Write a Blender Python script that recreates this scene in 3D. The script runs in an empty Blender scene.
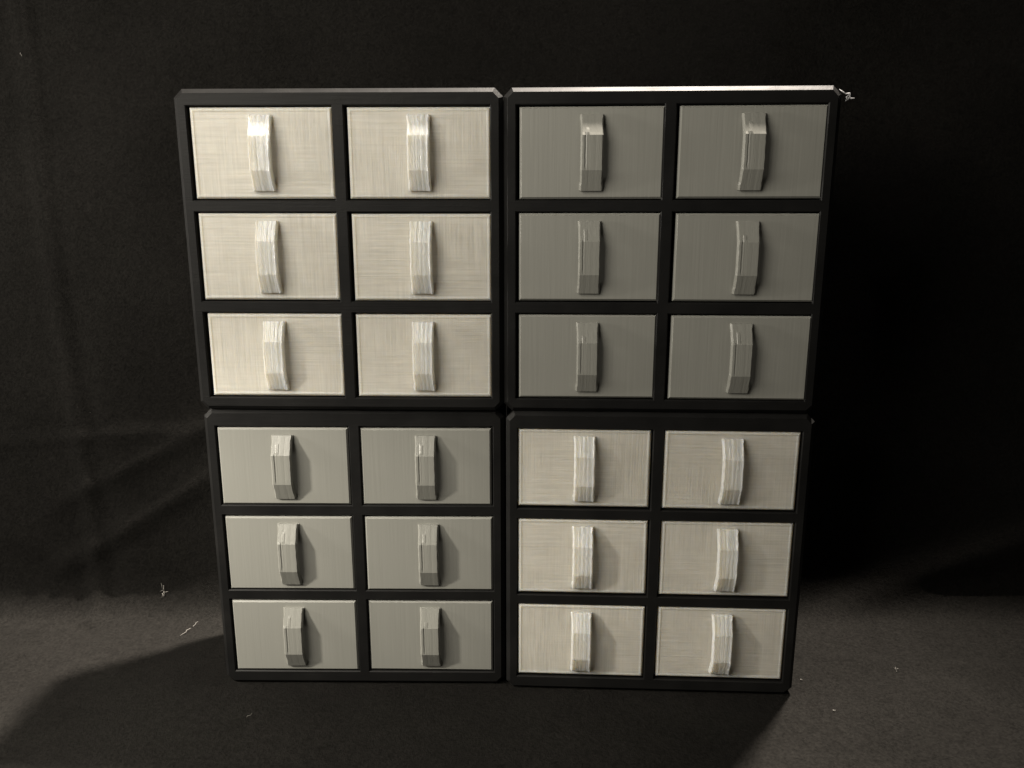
import bpy, bmesh, math, random
from mathutils import Vector, noise
R = math.radians
U = 0.06                       # one drawer pitch = 60 mm; all sizes below are given in pitches
sc = bpy.context.scene

# ------------------------------------------------------------------ camera
cd = bpy.data.cameras.new('camera'); cam = bpy.data.objects.new('camera', cd)
sc.collection.objects.link(cam); sc.camera = cam
cd.sensor_width = 36.0; cd.lens = 769.0 / 1024.0 * 36.0
cd.clip_start = 0.01; cd.clip_end = 50
cam.location = (0, 0, 3.419 * U)
cam.rotation_euler = (R(90 - 12.36), 0, 0)

# ------------------------------------------------------------------ world, lamps and added fills
w = bpy.data.worlds.new('World'); sc.world = w; w.use_nodes = True
bg = w.node_tree.nodes['Background']
bg.inputs['Color'].default_value = (1.0, 0.93, 0.80, 1); bg.inputs['Strength'].default_value = 0.030

def lamp(name, loc, power, radius, col):
    l = bpy.data.lights.new(name, 'POINT'); l.energy = power; l.shadow_soft_size = radius * U; l.color = col
    o = bpy.data.objects.new(name, l); sc.collection.objects.link(o)
    o.location = [c * U for c in loc]
    return o
def aim(o, p): o.rotation_euler = (Vector(p) * U - o.location).to_track_quat('-Z', 'Y').to_euler()
l = bpy.data.lights.new('desk_lamp', 'SPOT'); l.energy = 6.2; l.shadow_soft_size = .22 * U; l.color = (1.0, 0.925, 0.80)
l.spot_size = R(54); l.spot_blend = 1.0
o = bpy.data.objects.new('desk_lamp', l); sc.collection.objects.link(o)       # small shaded lamp on the left, turned to the lower cabinets
o.location = (-5.4 * U, 2.7 * U, 3.7 * U); aim(o, (-.9, 5.1, -.2))
lamp('side_lamp', (-9.0, 7.4, 4.0), 4.0, 0.6, (1.0, 0.92, 0.82))              # weak light from the left side
lamp('edge_fill', (-8.6, 4.1, 3.9), 4.8, 0.35, (1.0, 0.93, 0.83))             # added grazing fill at far left, puts glints on the left edges
l = bpy.data.lights.new('ceiling_lamp', 'SPOT'); l.energy = 900.0; l.shadow_soft_size = .75 * U; l.color = (1.0, 0.90, 0.79)
l.spot_size = R(37); l.spot_blend = 1.0
o = bpy.data.objects.new('ceiling_lamp', l); sc.collection.objects.link(o)    # downlight high up behind the backdrop
o.location = (6.4 * U, 11.2 * U, 31.0 * U)
o.rotation_euler = (Vector((-4.0 * U, 5 * U, 0)) - o.location).to_track_quat('-Z', 'Y').to_euler()
l = bpy.data.lights.new('soft_fill', 'AREA'); l.shape = 'DISK'; l.size = 6.0 * U; l.energy = 2.38; l.color = (1.0, 0.93, 0.81)
o = bpy.data.objects.new('soft_fill', l); sc.collection.objects.link(o)       # added broad fill standing in for room bounce, in front, above and left
o.location = (-4.8 * U, .7 * U, 6.1 * U); aim(o, (-.9, 5, 2.0))

sc.view_settings.view_transform = 'Standard'; sc.view_settings.look = 'None'
sc.view_settings.exposure = 0.0; sc.view_settings.gamma = 1.0

# ------------------------------------------------------------------ materials
class NT:
    def __init__(s, name):
        s.m = bpy.data.materials.new(name); s.m.use_nodes = True
        s.t = s.m.node_tree; s.p = s.t.nodes['Principled BSDF']
    def n(s, ty, **kw):
        x = s.t.nodes.new(ty)
        for k, v in kw.items():
            if k in x.inputs: x.inputs[k].default_value = v
            else: setattr(x, k, v)
        return x
    def l(s, a, b): s.t.links.new(a, b)
    def coords(s):
        """object coordinates in pitches, shifted at random per object"""
        tc = s.n('ShaderNodeTexCoord'); oi = s.n('ShaderNodeObjectInfo')
        mu = s.n('ShaderNodeMath', operation='MULTIPLY'); s.l(oi.outputs['Random'], mu.inputs[0]); mu.inputs[1].default_value = 37.0
        sca = s.n('ShaderNodeVectorMath', operation='SCALE'); s.l(tc.outputs['Object'], sca.inputs[0]); sca.inputs['Scale'].default_value = 1 / U
        s.rand = mu.outputs[0]
        return sca.outputs[0]
    def noise(s, co, scale, detail=2.0, rough=0.5, mapscale=(1, 1, 1)):
        mp = s.n('ShaderNodeMapping'); s.l(co, mp.inputs['Vector']); mp.inputs['Scale'].default_value = mapscale
        cb = s.n('ShaderNodeCombineXYZ')
        for i in range(3): s.l(s.rand, cb.inputs[i])
        s.l(cb.outputs[0], mp.inputs['Location'])
        nz = s.n('ShaderNodeTexNoise'); s.l(mp.outputs[0], nz.inputs['Vector'])
        nz.inputs['Scale'].default_value = scale; nz.inputs['Detail'].default_value = detail; nz.inputs['Roughness'].default_value = rough
        return nz.outputs['Fac']
    def rng(s, v, a, b, c, d):
        r = s.n('ShaderNodeMapRange'); s.l(v, r.inputs[0])
        for i, x in enumerate((a, b, c, d)): r.inputs[i + 1].default_value = x
        return r.outputs[0]
    def math(s, op, a, b):
        m = s.n('ShaderNodeMath', operation=op)
        for i, x in enumerate((a, b)):
            if isinstance(x, (int, float)): m.inputs[i].default_value = x
            else: s.l(x, m.inputs[i])
        return m.outputs[0]
    def mixc(s, f, a, b):
        m = s.n('ShaderNodeMix', data_type='RGBA'); s.l(f, m.inputs[0])
        m.inputs[6].default_value = (*a, 1); m.inputs[7].default_value = (*b, 1)
        return m.outputs[2]
    def bump(s, h, dist, strength=1.0):
        b = s.n('ShaderNodeBump'); b.inputs['Strength'].default_value = strength; b.inputs['Distance'].default_value = dist * U
        s.l(h, b.inputs['Height']); s.l(b.outputs[0], s.p.inputs['Normal'])

def mat_cream(name, handle=False):
    k = NT(name); co = k.coords()
    hz = k.noise(co, 1.0, 3, .6, (2.6, 1, 105))      # print lines along the width
    vt = k.noise(co, 1.0, 3, .6, (105, 1, 2.6))      # print lines along the height
    big = k.noise(co, 2.3, 2, .5)
    blot = k.noise(co, 9.0, 3, .6)
    sel = k.rng(big, .40, .60, 0.15, 0.85)
    mx = k.n('ShaderNodeMix'); k.l(sel, mx.inputs[0]); k.l(hz, mx.inputs[2]); k.l(vt, mx.inputs[3])
    f = k.math('ADD', k.math('MULTIPLY', vt if handle else mx.outputs[0], .75), k.math('MULTIPLY', blot, .25))
    f2 = k.rng(f, .33, .64, 0, 1)
    if handle: c = k.mixc(f2, (.63, .61, .55), (.87, .85, .80))
    else: c = k.mixc(f2, (.455, .437, .388), (.595, .572, .515))
    k.l(c, k.p.inputs['Base Color'])
    k.p.inputs['Roughness'].default_value = .27 if handle else .50
    k.p.inputs['Subsurface Weight'].default_value = .7
    k.p.inputs['Subsurface Radius'].default_value = (1.0, .8, .55)
    k.p.inputs['Subsurface Scale'].default_value = (.16 if handle else .10) * U
    k.bump(mx.outputs[0], .004, .55)
    if handle:                                     # thin strap: lets light through
        tr = k.n('ShaderNodeBsdfTranslucent'); k.l(c, tr.inputs['Color'])
        ms = k.n('ShaderNodeMixShader'); ms.inputs[0].default_value = .25
        k.l(k.p.outputs[0], ms.inputs[1]); k.l(tr.outputs[0], ms.inputs[2])
        k.l(ms.outputs[0], k.t.nodes['Material Output'].inputs['Surface'])
    return k.m

def mat_grey(name, handle=False):
    k = NT(name); co = k.coords()
    vt = k.noise(co, 1.0, 3, .6, (60, 1, 1.2))
    big = k.noise(co, 1.5, 2, .5)
    f = k.math('ADD', k.math('MULTIPLY', vt, .6), k.math('MULTIPLY', big, .4))
    c = k.mixc(k.rng(f, .3, .7, 0, 1), (.221, .221, .200), (.236, .236, .214))
    k.l(c, k.p.inputs['Base Color'])
    k.p.inputs['Roughness'].default_value = .32 if handle else .46
    k.bump(vt, .002, .5)
    return k.m

def mat_black():
    k = NT('black_plastic'); co = k.coords()
    ly = k.noise(co, 1.0, 2, .5, (3, 3, 110))
    big = k.noise(co, 3.0, 3, .6)
    dots = k.noise(co, 85.0, 2, .6)
    c = k.mixc(k.rng(big, .3, .7, 0, 1), (.0060, .0060, .0060), (.0095, .0093, .0090))
    k.l(c, k.p.inputs['Base Color'])
    k.p.inputs['Roughness'].default_value = .40
    k.l(k.rng(big, .3, .7, .46, .55), k.p.inputs['Roughness']); k.p.inputs['Specular IOR Level'].default_value = .145
    k.bump(k.math('ADD', ly, k.math('MULTIPLY', dots, k.rng(big, .52, .64, 0.05, 1.6))), .0016, .6)
    return k.m

def mat_cloth():
    k = NT('black_cloth'); co = k.coords()
    fine = k.noise(co, 48.0, 4, .75)
    mid = k.noise(co, 14.0, 4, .65)
    big = k.noise(co, 1.1, 3, .5)
    f = k.math('ADD', k.math('MULTIPLY', fine, .8), k.math('MULTIPLY', mid, .2))
    c = k.mixc(k.rng(f, .36, .68, 0, 1), (.0058, .0055, .0050), (.0156, .0147, .0133))
    d = k.mixc(k.rng(big, .3, .7, 0, 1), (.72, .72, .72), (1, 1, 1))
    mu = k.n('ShaderNodeMix', data_type='RGBA'); mu.blend_type = 'MULTIPLY'; mu.inputs[0].default_value = 1
    k.l(c, mu.inputs[6]); k.l(d, mu.inputs[7]); k.l(mu.outputs[2], k.p.inputs['Base Color'])
    k.p.inputs['Roughness'].default_value = 1.0
    k.p.inputs['Specular IOR Level'].default_value = .04
    k.bump(k.math('ADD', fine, k.math('MULTIPLY', mid, .8)), .012, .7)
    return k.m

def mat_plain(name, col, rough):
    k = NT(name); co = k.coords()
    f = k.noise(co, 30.0, 2, .5)
    k.l(k.mixc(f, [c * .8 for c in col], col), k.p.inputs['Base Color'])
    k.p.inputs['Roughness'].default_value = rough
    return k.m

M_CREAM = mat_cream('cream_translucent_plastic'); M_CREAM_H = mat_cream('cream_ribbed_plastic', True)
M_GREY = mat_grey('grey_plastic'); M_GREY_H = mat_grey('grey_ribbed_plastic', True)
M_BLACK = mat_black(); M_CLOTH = mat_cloth()
M_LINT = mat_plain('pale_lint', (.15, .143, .13), .9)
M_STRAND = mat_plain('clear_plastic_strand', (.40, .40, .41), .25)

def link(name, me, m=None, parent=None):
    o = bpy.data.objects.new(name, me); sc.collection.objects.link(o)
    if m and not me.materials: me.materials.append(m)
    if parent: o.parent = parent
    return o

def bm_mesh(name, bm, smooth=False):
    bmesh.ops.recalc_face_normals(bm, faces=bm.faces)
    bmesh.ops.scale(bm, vec=(U, U, U), verts=bm.verts)
    me = bpy.data.meshes.new(name); bm.to_mesh(me); bm.free()
    if smooth:
        for p in me.polygons: p.use_smooth = True
    return me

# ------------------------------------------------------------------ cloth: floor and backdrop in one sweep
def tent(d, wd): return max(0.0, 1 - abs(d) / wd)
def sstep(a, b, x):
    t = min(1, max(0, (x - a) / (b - a))); return t * t * (3 - 2 * t)
Y0, RA, LEAN, ZTOP = 5.96, 0.36, 0.146, 5.55
ALPHA = math.pi / 2 - math.atan(LEAN)                # the bend of the sweep
ARC = RA * ALPHA
WALL = (ZTOP - RA * (1 - math.cos(ALPHA))) / math.sin(ALPHA)
def profile(s):
    """s = 0 at the start of the bend; returns y, z and the normal (ny, nz)"""
    if s <= 0: return Y0 + s, 0.0, 0.0, 1.0
    if s < ARC:
        a = s / RA
        return Y0 + RA * math.sin(a), RA * (1 - math.cos(a)), -math.sin(a), math.cos(a)
    t = s - ARC
    ya, za = Y0 + RA * math.sin(ALPHA), RA * (1 - math.cos(ALPHA))
    if t < WALL: return ya + t * math.cos(ALPHA), za + t * math.sin(ALPHA), -math.sin(ALPHA), math.cos(ALPHA)
    yb, zb = ya + WALL * math.cos(ALPHA), za + WALL * math.sin(ALPHA)
    r = .06; t2 = t - WALL                           # folded over the top and down behind
    rot = math.pi - .15
    if t2 < r * rot:
        a = t2 / r
        return yb + r - r * math.cos(a), zb + r * math.sin(a), -math.cos(a), math.sin(a)
    t3 = t2 - r * rot
    return yb + r + r * math.cos(.15) + t3 * .12, zb - t3, 1.0, 0.1
def wrinkle(x, s):
    d = 0.020 * noise.noise(Vector((x * .55, s * .45, 3.1))) + .006 * noise.noise(Vector((x * 1.5, s * 1.1, 9.0)))
    d += .0012 * noise.noise(Vector((x * 4.5, s * 3.5, 2.0)))
    wall = sstep(.1, .9, s)
    xc = -3.62 - .10 * max(0, s) + .02 * math.sin(s * 1.3)
    d += .040 * tent(x - xc, .13) * (1 if s > 0 else -.6) + .035 * sstep(xc - .02, xc + .35, x) * tent(x - xc, 1.4)     # long fold line on the left
    d += .022 * tent(s - 1.72 - .07 * (x + 4), .10) * wall * sstep(-2.6, -3.2, x)                # crease across
    u = (s - .55) - .62 * (x + 4.0)                                                              # slanting pulls
    d += .044 * math.exp(-(u / .13) ** 2) * sstep(-2.2, -2.9, x) * sstep(-4.4, -3.9, x) * wall
    u = (s - 1.15) - .50 * (x + 4.0)
    d += .030 * math.exp(-(u / .10) ** 2) * sstep(-2.2, -2.9, x) * sstep(-4.3, -3.8, x) * wall
    u = (s - .95) + .50 * (x + 4.6)
    d += .03 * math.exp(-(u / .12) ** 2) * sstep(-3.7, -4.0, x) * wall
    u = (s - .35) - .35 * (x - 3.2)
    d += .05 * math.exp(-(u / .16) ** 2) * sstep(2.4, 3.0, x)
    u = (s + .55) + .10 * (x - 3.0)
    d += .026 * math.exp(-(u / .10) ** 2) * sstep(1.9, 2.6, x)
    u = (s + .42) + .05 * (x + 4)
    d += .018 * math.exp(-(u / .06) ** 2) * sstep(-3.3, -3.7, x)
    u = (s + .98) - .12 * (x - 3.0)
    d += .022 * math.exp(-(u / .13) ** 2) * sstep(1.9, 2.7, x)
    u = (s + .95) - .25 * (x + 3.0)
    d += .012 * math.exp(-(u / .08) ** 2) * sstep(-2.0, -2.6, x)
    # keep it flat under and against the cabinets
    inside = sstep(-2.6, -2.15, x) * sstep(2.6, 2.15, x) * sstep(-1.6, -1.2, s)
    return d * (1 - inside) - (.004 * inside)
def cloth_point(x, s):
    y, z, ny, nz = profile(s); d = wrinkle(x, s)
    if s > ARC + WALL: d *= max(0, 1 - (s - ARC - WALL) * 4)
    return Vector((x, y + ny * d, z + nz * d)), Vector((0, ny, nz))
xs = [-11 + 6.0 * i / 20 for i in range(20)] + [-5.0 + 10.0 * i / 250 for i in range(250)] + [5.0 + 6.0 * i / 20 for i in range(21)]
ss = [-9 + 6.4 * i / 14 for i in range(14)] + [-2.6 + 2.6 * i / 60 for i in range(60)] + [ARC * i / 16 for i in range(16)] \
   + [ARC + WALL * i / 150 for i in range(150)] + [ARC + WALL + .18 * i / 8 for i in range(8)] + [ARC + WALL + .18 + 4.9 * i / 12 for i in range(13)]
vs = [cloth_point(x, s)[0] * U for s in ss for x in xs]
nx = len(xs)
fs = [(j * nx + i, j * nx + i + 1, (j + 1) * nx + i + 1, (j + 1) * nx + i) for j in range(len(ss) - 1) for i in range(nx - 1)]
me = bpy.data.meshes.new('backdrop'); me.from_pydata([tuple(v) for v in vs], [], fs); me.update()
for p in me.polygons: p.use_smooth = True
o = link('backdrop', me, M_CLOTH); o['kind'] = 'structure'
o['label'] = 'creased black cloth laid as floor and hung as backdrop behind the cabinets'; o['category'] = 'cloth'

# ------------------------------------------------------------------ cabinet body
W, H, DEP = 2.086, 2.098, 0.86
DW, DH, PX, PZ = 0.907, 0.561, 1.0, 0.654
def body_mesh(et, eb):
    bm = bmesh.new(); fc, kc, g, c = .028, .036, .008, .007
    a = W / 2 - fc; zt, zb = H / 2 + et - fc, -(H / 2 + eb) + fc       # rails may be taller at the top or bottom
    def rim(z): return 1 if abs(z - zt) < 1e-6 else (-1 if abs(z - zb) < 1e-6 else 0)
    def cut(z): return abs(z - zt + kc) < 1e-6 or abs(z - zb - kc) < 1e-6
    ox = [(s * PX / 2 - DW / 2 - g, s * PX / 2 + DW / 2 + g) for s in (-1, 1)]
    oz = [((r - 1) * PZ - DH / 2 - g, (r - 1) * PZ + DH / 2 + g) for r in (0, 1, 2)]
    gx = [-a] + [v for lo, hi in ox for v in (lo - c, hi + c)] + [a]
    gz = [zb] + [v for lo, hi in oz for v in (lo - c, hi + c)] + [zt]
    cache = {}
    def v(x, y, z):
        key = (round(x, 5), round(y, 5), round(z, 5))
        if key not in cache: cache[key] = bm.verts.new((x, y, z))
        return cache[key]
    nxx, nzz = len(gx) - 1, len(gz) - 1
    for i in range(nxx):
        for j in range(nzz):
            if i in (1, 3) and j in (1, 3, 5): continue
            x0, x1, z0, z1 = gx[i], gx[i + 1], gz[j], gz[j + 1]
            poly = []
            for (x, z, cx, cz, first) in ((x0, z0, 1, 1, 'z'), (x1, z0, -1, 1, 'x'), (x1, z1, -1, -1, 'z'), (x0, z1, 1, -1, 'x')):
                if abs(abs(x) - a) < 1e-6 and rim(z):
                    p1, p2 = (x, z + cz * kc), (x + cx * kc, z)
                    poly += [p1, p2] if first == 'z' else [p2, p1]
                else: poly.append((x, z))
            bm.faces.new([v(x, 0, z) for x, z in poly])
    # outline
    out = [(-a + kc, zb)] + [(gx[i], zb) for i in range(1, nxx)] + [(a - kc, zb), (a, zb + kc)] + [(a, gz[j]) for j in range(1, nzz)] \
        + [(a, zt - kc), (a - kc, zt)] + [(gx[i], zt) for i in range(nxx - 1, 0, -1)] + [(-a + kc, zt), (-a, zt - kc)] \
        + [(-a, gz[j]) for j in range(nzz - 1, 0, -1)] + [(-a, zb + kc)]
    def grow(x, z):
        ax = abs(abs(x) - a) < 1e-6; az = rim(z) != 0
        sx, sz = (1 if x > 0 else -1), (1 if z > 0 else -1)
        nx_ = x + sx * fc if ax else x; nz_ = z + sz * fc if az else z
        if ax and cut(z): nz_ = z + sz * fc * .41
        if az and abs(abs(x) - (a - kc)) < 1e-6: nx_ = x + sx * fc * .41
        return nx_, nz_
    n = len(out)
    for i in range(n):
        p, q = out[i], out[(i + 1) % n]; P, Q = grow(*p), grow(*q)
        bm.faces.new([v(p[0], 0, p[1]), v(q[0], 0, q[1]), v(Q[0], fc, Q[1]), v(P[0], fc, P[1])])
        bm.faces.new([v(P[0], fc, P[1]), v(Q[0], fc, Q[1]), v(Q[0], DEP, Q[1]), v(P[0], DEP, P[1])])
    bm.faces.new([v(*(grow(*p)[0], DEP, grow(*p)[1])) for p in out])
    # openings
    for lo, hi in ox:
        for zl, zh in oz:
            r0 = [(lo - c, zl - c), (hi + c, zl - c), (hi + c, zh + c), (lo - c, zh + c)]
            r1 = [(lo, zl), (hi, zl), (hi, zh), (lo, zh)]
            for i in range(4):
                k = (i + 1) % 4
                bm.faces.new([v(r0[i][0], 0, r0[i][1]), v(r0[k][0], 0, r0[k][1]), v(r1[k][0], c, r1[k][1]), v(r1[i][0], c, r1[i][1])])
                bm.faces.new([v(r1[i][0], c, r1[i][1]), v(r1[k][0], c, r1[k][1]), v(r1[k][0], DEP - .03, r1[k][1]), v(r1[i][0], DEP - .03, r1[i][1])])
            bm.faces.new([v(x, DEP - .03, z) for x, z in r1])
    bmesh.ops.translate(bm, vec=(0, 0, H / 2), verts=bm.verts)
    return bm_mesh('body', bm)

# ------------------------------------------------------------------ drawer: bevelled front with an open tray behind; origin in the middle of the front face
def box(bm, x0, x1, y0, y1, z0, z1):
    vs = [bm.verts.new((x, y, z)) for x in (x0, x1) for y in (y0, y1) for z in (z0, z1)]
    for f in ((0, 1, 3, 2), (4, 6, 7, 5), (0, 4, 5, 1), (2, 3, 7, 6), (0, 2, 6, 4), (1, 5, 7, 3)): bm.faces.new([vs[i] for i in f])
def drawer_mesh(rim):
    bm = bmesh.new(); c = .012; t = .05
    def loop(x, y, z): return [bm.verts.new(p) for p in ((-x, y, -z), (x, y, -z), (x, y, z), (-x, y, z))]
    L = [loop(DW / 2 - c, 0, DH / 2 - c), loop(DW / 2, c, DH / 2), loop(DW / 2, t, DH / 2)]
    if rim:                                        # a fine raised rim round the front
        x, z = DW / 2 - c - .009, DH / 2 - c - .009
        L = [loop(x - .006, .0028, z - .006), loop(x, 0, z)] + L
    bm.faces.new(L[0]); bm.faces.new(L[-1])
    for A, B in zip(L, L[1:]):
        for i in range(4): bm.faces.new([A[i], A[(i + 1) % 4], B[(i + 1) % 4], B[i]])
    x, z = DW / 2 - .01, DH / 2 - .01
    box(bm, -x, x, t, .76, -z, -z + .03); box(bm, -x, -x + .03, t, .76, -z + .031, z - .06); box(bm, x - .03, x, t, .76, -z + .031, z - .06)
    box(bm, -x + .031, x - .031, .73, .76, -z + .031, z - .06)
    return bm_mesh('drawer', bm)

# ------------------------------------------------------------------ handle: hollow strap bent in three flats, ribbed by the printing
def handle_mesh(seed, ribs, amp, ragged, seam):
    rnd = random.Random(seed); bm = bmesh.new(); hw = .0715
    outer = [(.232, 0), (.232, .020), (.103, .075), (-.108, .075), (-.232, .020), (-.232, 0)]
    inner = [(.197, 0), (.197, .002), (.092, .046), (-.097, .046), (-.197, .002), (-.197, 0)]
    def sub(pl):
        r = []
        for k in range(5):
            n = 1 if k in (0, 4) else 8
            for i in range(n):
                t = i / n; r.append((pl[k][0] + t * (pl[k + 1][0] - pl[k][0]), pl[k][1] + t * (pl[k + 1][1] - pl[k][1]), k))
        return r + [(*pl[5], 4)]
    O, I = sub(outer), sub(inner); NW = 29
    base = [[], [], []]
    for s in range(3):                       # rib height per flat: one rounded bead per rib
        hts = [rnd.uniform(.25, 1.0) for _ in range(ribs)]
        for j in range(NW):
            f = j / (NW - 1) * ribs; i = min(ribs - 1, int(f)); q = f - i
            base[s].append(amp * hts[i] * math.sqrt(max(0, 1 - (2 * q - 1) ** 2)))
    drift = [rnd.uniform(-1, 1) * .0045 * ragged for _ in O]; drift2 = [rnd.uniform(-1, 1) * .0045 * ragged for _ in O]
    cut = rnd.uniform(.16, .24); top = rnd.uniform(.05, .10)
    grid = []
    for i, (z, p, k) in enumerate(O):
        s = min(2, max(0, k - 1)); endf = 0 if i in (0, len(O) - 1) else 1
        nz_, np_ = ((.33, .94), (0, 1), (-.33, .94))[s]
        row = []
        for j in range(NW):
            q = (j - 1) / (NW - 3) * .86 + .07 if 0 < j < NW - 1 else j / (NW - 1)
            x = -hw + 2 * hw * q + drift[i] * (1 - q) + drift2[i] * q
            if abs(z) > .20: x *= 1.05                      # the feet spread a little where they meet the drawer
            h = (base[s][j] + amp * (.3 + .5 * ragged) * noise.noise(Vector((j * .8 + seed, z * 30, s)))) * endf
            if seam and s == 1 and abs(q - cut) < .035: h -= .0020 * endf      # print seam: a groove on the long flat, a bead on the upper one
            if seam and s == 1 and q < cut - .035: h += .002 * endf
            if seam and s == 0 and z < .23 - top and abs(q - cut - .10) < .07: h += .0022 * endf
            edge = min(j, NW - 1 - j)
            if not seam and min(q, 1 - q) < .13: h += .007 * endf * math.sin(min(q, 1 - q) / .13 * math.pi)   # raised edge bead
            if edge == 0: h = -(.014 + .006 * ragged * noise.noise(Vector((seed * 3.1, z * 45, j)))) * endf
            row.append(bm.verts.new((x, -(p + np_ * h), z + nz_ * h)))
        grid.append(row)
    ig = [[bm.verts.new((x, -p, z)) for x in (-hw, hw)] for z, p, k in I]
    for i in range(len(O) - 1):
        for j in range(NW - 1): bm.faces.new([grid[i][j], grid[i][j + 1], grid[i + 1][j + 1], grid[i + 1][j]])
        bm.faces.new([ig[i][0], ig[i][1], ig[i + 1][1], ig[i + 1][0]])
        bm.faces.new([grid[i][0], grid[i + 1][0], ig[i + 1][0], ig[i][0]])
        bm.faces.new([grid[i][-1], grid[i + 1][-1], ig[i + 1][1], ig[i][1]])
    return bm_mesh('handle', bm)

BODY_LOW = body_mesh(.016, 0); BODY_TOP = body_mesh(0, -.016)
for m in (BODY_LOW, BODY_TOP): m.materials.append(M_BLACK)
D_CREAM = drawer_mesh(True); D_CREAM.materials.append(M_CREAM)
D_GREY = drawer_mesh(False); D_GREY.materials.append(M_GREY)
H_CREAM = [handle_mesh(10 + i, 5, .0040, .40, False) for i in range(4)]
H_GREY = [handle_mesh(40 + i, 3, .0010, .25, True) for i in range(4)]
for h in H_CREAM: h.materials.append(M_CREAM_H)
for h in H_GREY: h.materials.append(M_GREY_H)

def empty(name, loc, rz):
    o = bpy.data.objects.new(name, None); sc.collection.objects.link(o)
    o.location = [c * U for c in loc]; o.rotation_euler = (0, 0, R(rz)); o.empty_display_size = .02
    return o
REC = .004                                    # the drawer fronts sit a little back in their openings
def cabinet(x, y, z, rz, kind, label, seed, shift=0.0, lift=0.0):
    r = random.Random(seed)
    root = empty('drawer_cabinet', (x - REC * -math.sin(R(rz)), y - REC * math.cos(R(rz)), z), rz)
    root['label'] = label; root['category'] = 'drawer cabinet'; root['group'] = 'small drawer cabinets stacked two by two'
    b = link('body', BODY_TOP if z > 1 else BODY_LOW, None, root); b.location.x = shift * U
    for row in range(3):
        for col in range(2):
            d = link('drawer', D_CREAM if kind == 'cream' else D_GREY, None, root)
            d.location = ((col - .5) * PX * U, (REC + r.uniform(-.004, .004)) * U, (H / 2 + (1 - row) * PZ + lift + r.uniform(-.002, .002)) * U)
            d.location.x += r.uniform(-.003, .003) * U; d.rotation_euler = (R(r.uniform(-.25, .25)), R(r.uniform(-.12, .12)), R(r.uniform(-.25, .25)))
            h = link('handle', r.choice(H_CREAM if kind == 'cream' else H_GREY), None, d)
    return root
bl = cabinet(-1.0955, 5.1367, .0, -.57, 'grey', 'black cabinet of six grey drawers standing on the cloth, below a cream-drawered one', 1, 0.0, -.004)
br = cabinet(.9998, 5.0369, .0, -2.56, 'cream', 'black cabinet of six cream drawers standing on the cloth, below a grey-drawered one', 2, 0.0, .008)
tl = cabinet(-1.0884, 5.0969, H + .004, -1.38, 'cream', 'black cabinet of six cream drawers stacked on top of a grey-drawered one', 3, -.011)
tr = cabinet(1.0014, 5.0303, H + .004, -2.47, 'grey', 'black cabinet of six grey drawers stacked on top of a cream-drawered one', 4, -.014)

# ------------------------------------------------------------------ tubes for lint and plastic strands
def tube(bm, pts, r, n=5):
    rings = []
    for i, p in enumerate(pts):
        d = (Vector(pts[min(i + 1, len(pts) - 1)]) - Vector(pts[max(i - 1, 0)])).normalized()
        a = d.cross(Vector((.3, .5, .8))).normalized(); b = d.cross(a)
        rr = r * (.55 if i in (0, len(pts) - 1) else 1)
        rings.append([bm.verts.new(Vector(p) + (a * math.cos(2 * math.pi * k / n) + b * math.sin(2 * math.pi * k / n)) * rr) for k in range(n)])
    for A, B in zip(rings, rings[1:]):
        for k in range(n): bm.faces.new([A[k], A[(k + 1) % n], B[(k + 1) % n], B[k]])
    bm.faces.new(rings[0]); bm.faces.new(rings[-1])
bm = bmesh.new()
tube(bm, [(0, 0, 0), (.022, -.01, -.018), (.040, -.012, -.030)], .004)
tube(bm, [(.036, -.012, -.028), (.058, -.016, -.026), (.066, -.012, -.044), (.050, -.010, -.062), (.044, -.014, -.048), (.056, -.01, -.036)], .006)
tube(bm, [(.052, -.012, -.050), (.074, -.008, -.056), (.094, -.008, -.054)], .005)
tube(bm, [(.046, -.014, -.058), (.038, -.02, -.072)], .004)
s = link('plastic_wisp', bm_mesh('plastic_wisp', bm, True), M_STRAND, tr)
s.location = ((W / 2 - .030) * U, .03 * U, (H - .022) * U)
s['label'] = 'curly wisp of stray clear plastic on the top corner'

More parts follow.
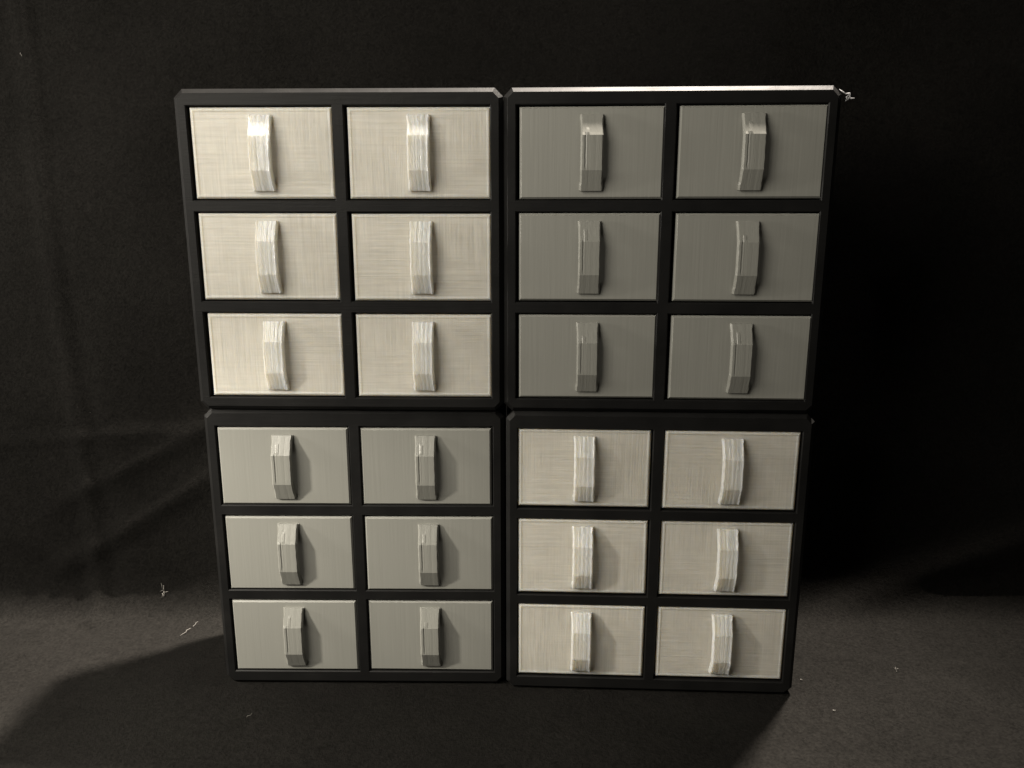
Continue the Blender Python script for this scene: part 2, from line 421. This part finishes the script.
def lint(x, s, kind, seed, label, size=1.0):
    r = random.Random(seed); bm = bmesh.new()
    if kind == 'speck':
        for k in range(3):
            p = Vector((r.uniform(-.008, .008), r.uniform(-.008, .008), .005)) * size
            q = p + Vector((r.uniform(-.016, .016), r.uniform(-.016, .016), r.uniform(.002, .01))) * size
            tube(bm, [p, (p + q) / 2 + Vector((0, .003, .004)) * size, q], .0036 * size)
    elif kind == 'tuft':
        for k in range(7):
            a = r.uniform(0, 6.28); p = Vector((r.uniform(-.012, .012), r.uniform(-.02, .02), .006)) * size
            q = p + Vector((math.cos(a) * .03, math.sin(a) * .05, r.uniform(.0, .03))) * size
            m = (p + q) / 2 + Vector((r.uniform(-.01, .01), r.uniform(-.01, .01), .01)) * size
            tube(bm, [p, m, q], .0030 * size)
    else:
        p = Vector((0, 0, .006)); pts = [p.copy()]
        for k in range(6):
            p = p + Vector((r.uniform(-.008, .02), r.uniform(.0, .03), r.uniform(-.002, .006))) * size; pts.append(p.copy())
        tube(bm, pts, .0026 * size)
    o = link('lint', bm_mesh('lint', bm, True), M_LINT)
    P, N = cloth_point(x, s); o.location = P * U
    o.rotation_euler = (math.atan2(-N.y, N.z), 0, r.uniform(-.3, .3) if kind != 'speck' else r.uniform(0, 6))
    o['label'] = label; o['category'] = 'lint'; o['group'] = 'bits of lint on the black cloth'
    return o
lint(-3.08, .36, 'tuft', 3, 'largest white lint tuft on the cloth, left of the grey-drawered cabinet', 1.1)
lint(-2.70, -.03, 'thread', 4, 'short pale lint thread on the lit cloth close left of the cabinets', .9)
lint(-2.75, -.18, 'thread', 5, 'curved pale lint thread lowest on the lit cloth left of the cabinets', 1.0)
lint(-3.68, 1.95, 'speck', 6, 'tiny white lint speck on the backdrop at the left crease')
lint(-4.15, 5.0, 'speck', 7, 'tiny white lint speck high on the backdrop at far left')
lint(-1.85, -1.22, 'thread', 8, 'faint lint thread on the shaded cloth in front of the grey-drawered cabinet', .6)
lint(2.28, -1.15, 'speck', 9, 'bright lint speck on the cloth to the right of the cabinets', 1.0)
lint(2.18, -.78, 'speck', 10, 'tiny lint speck beside the bottom right corner of the cabinets', .8)
lint(2.95, -.66, 'tuft', 11, 'faint lint tuft on the lit cloth at far right', .5)
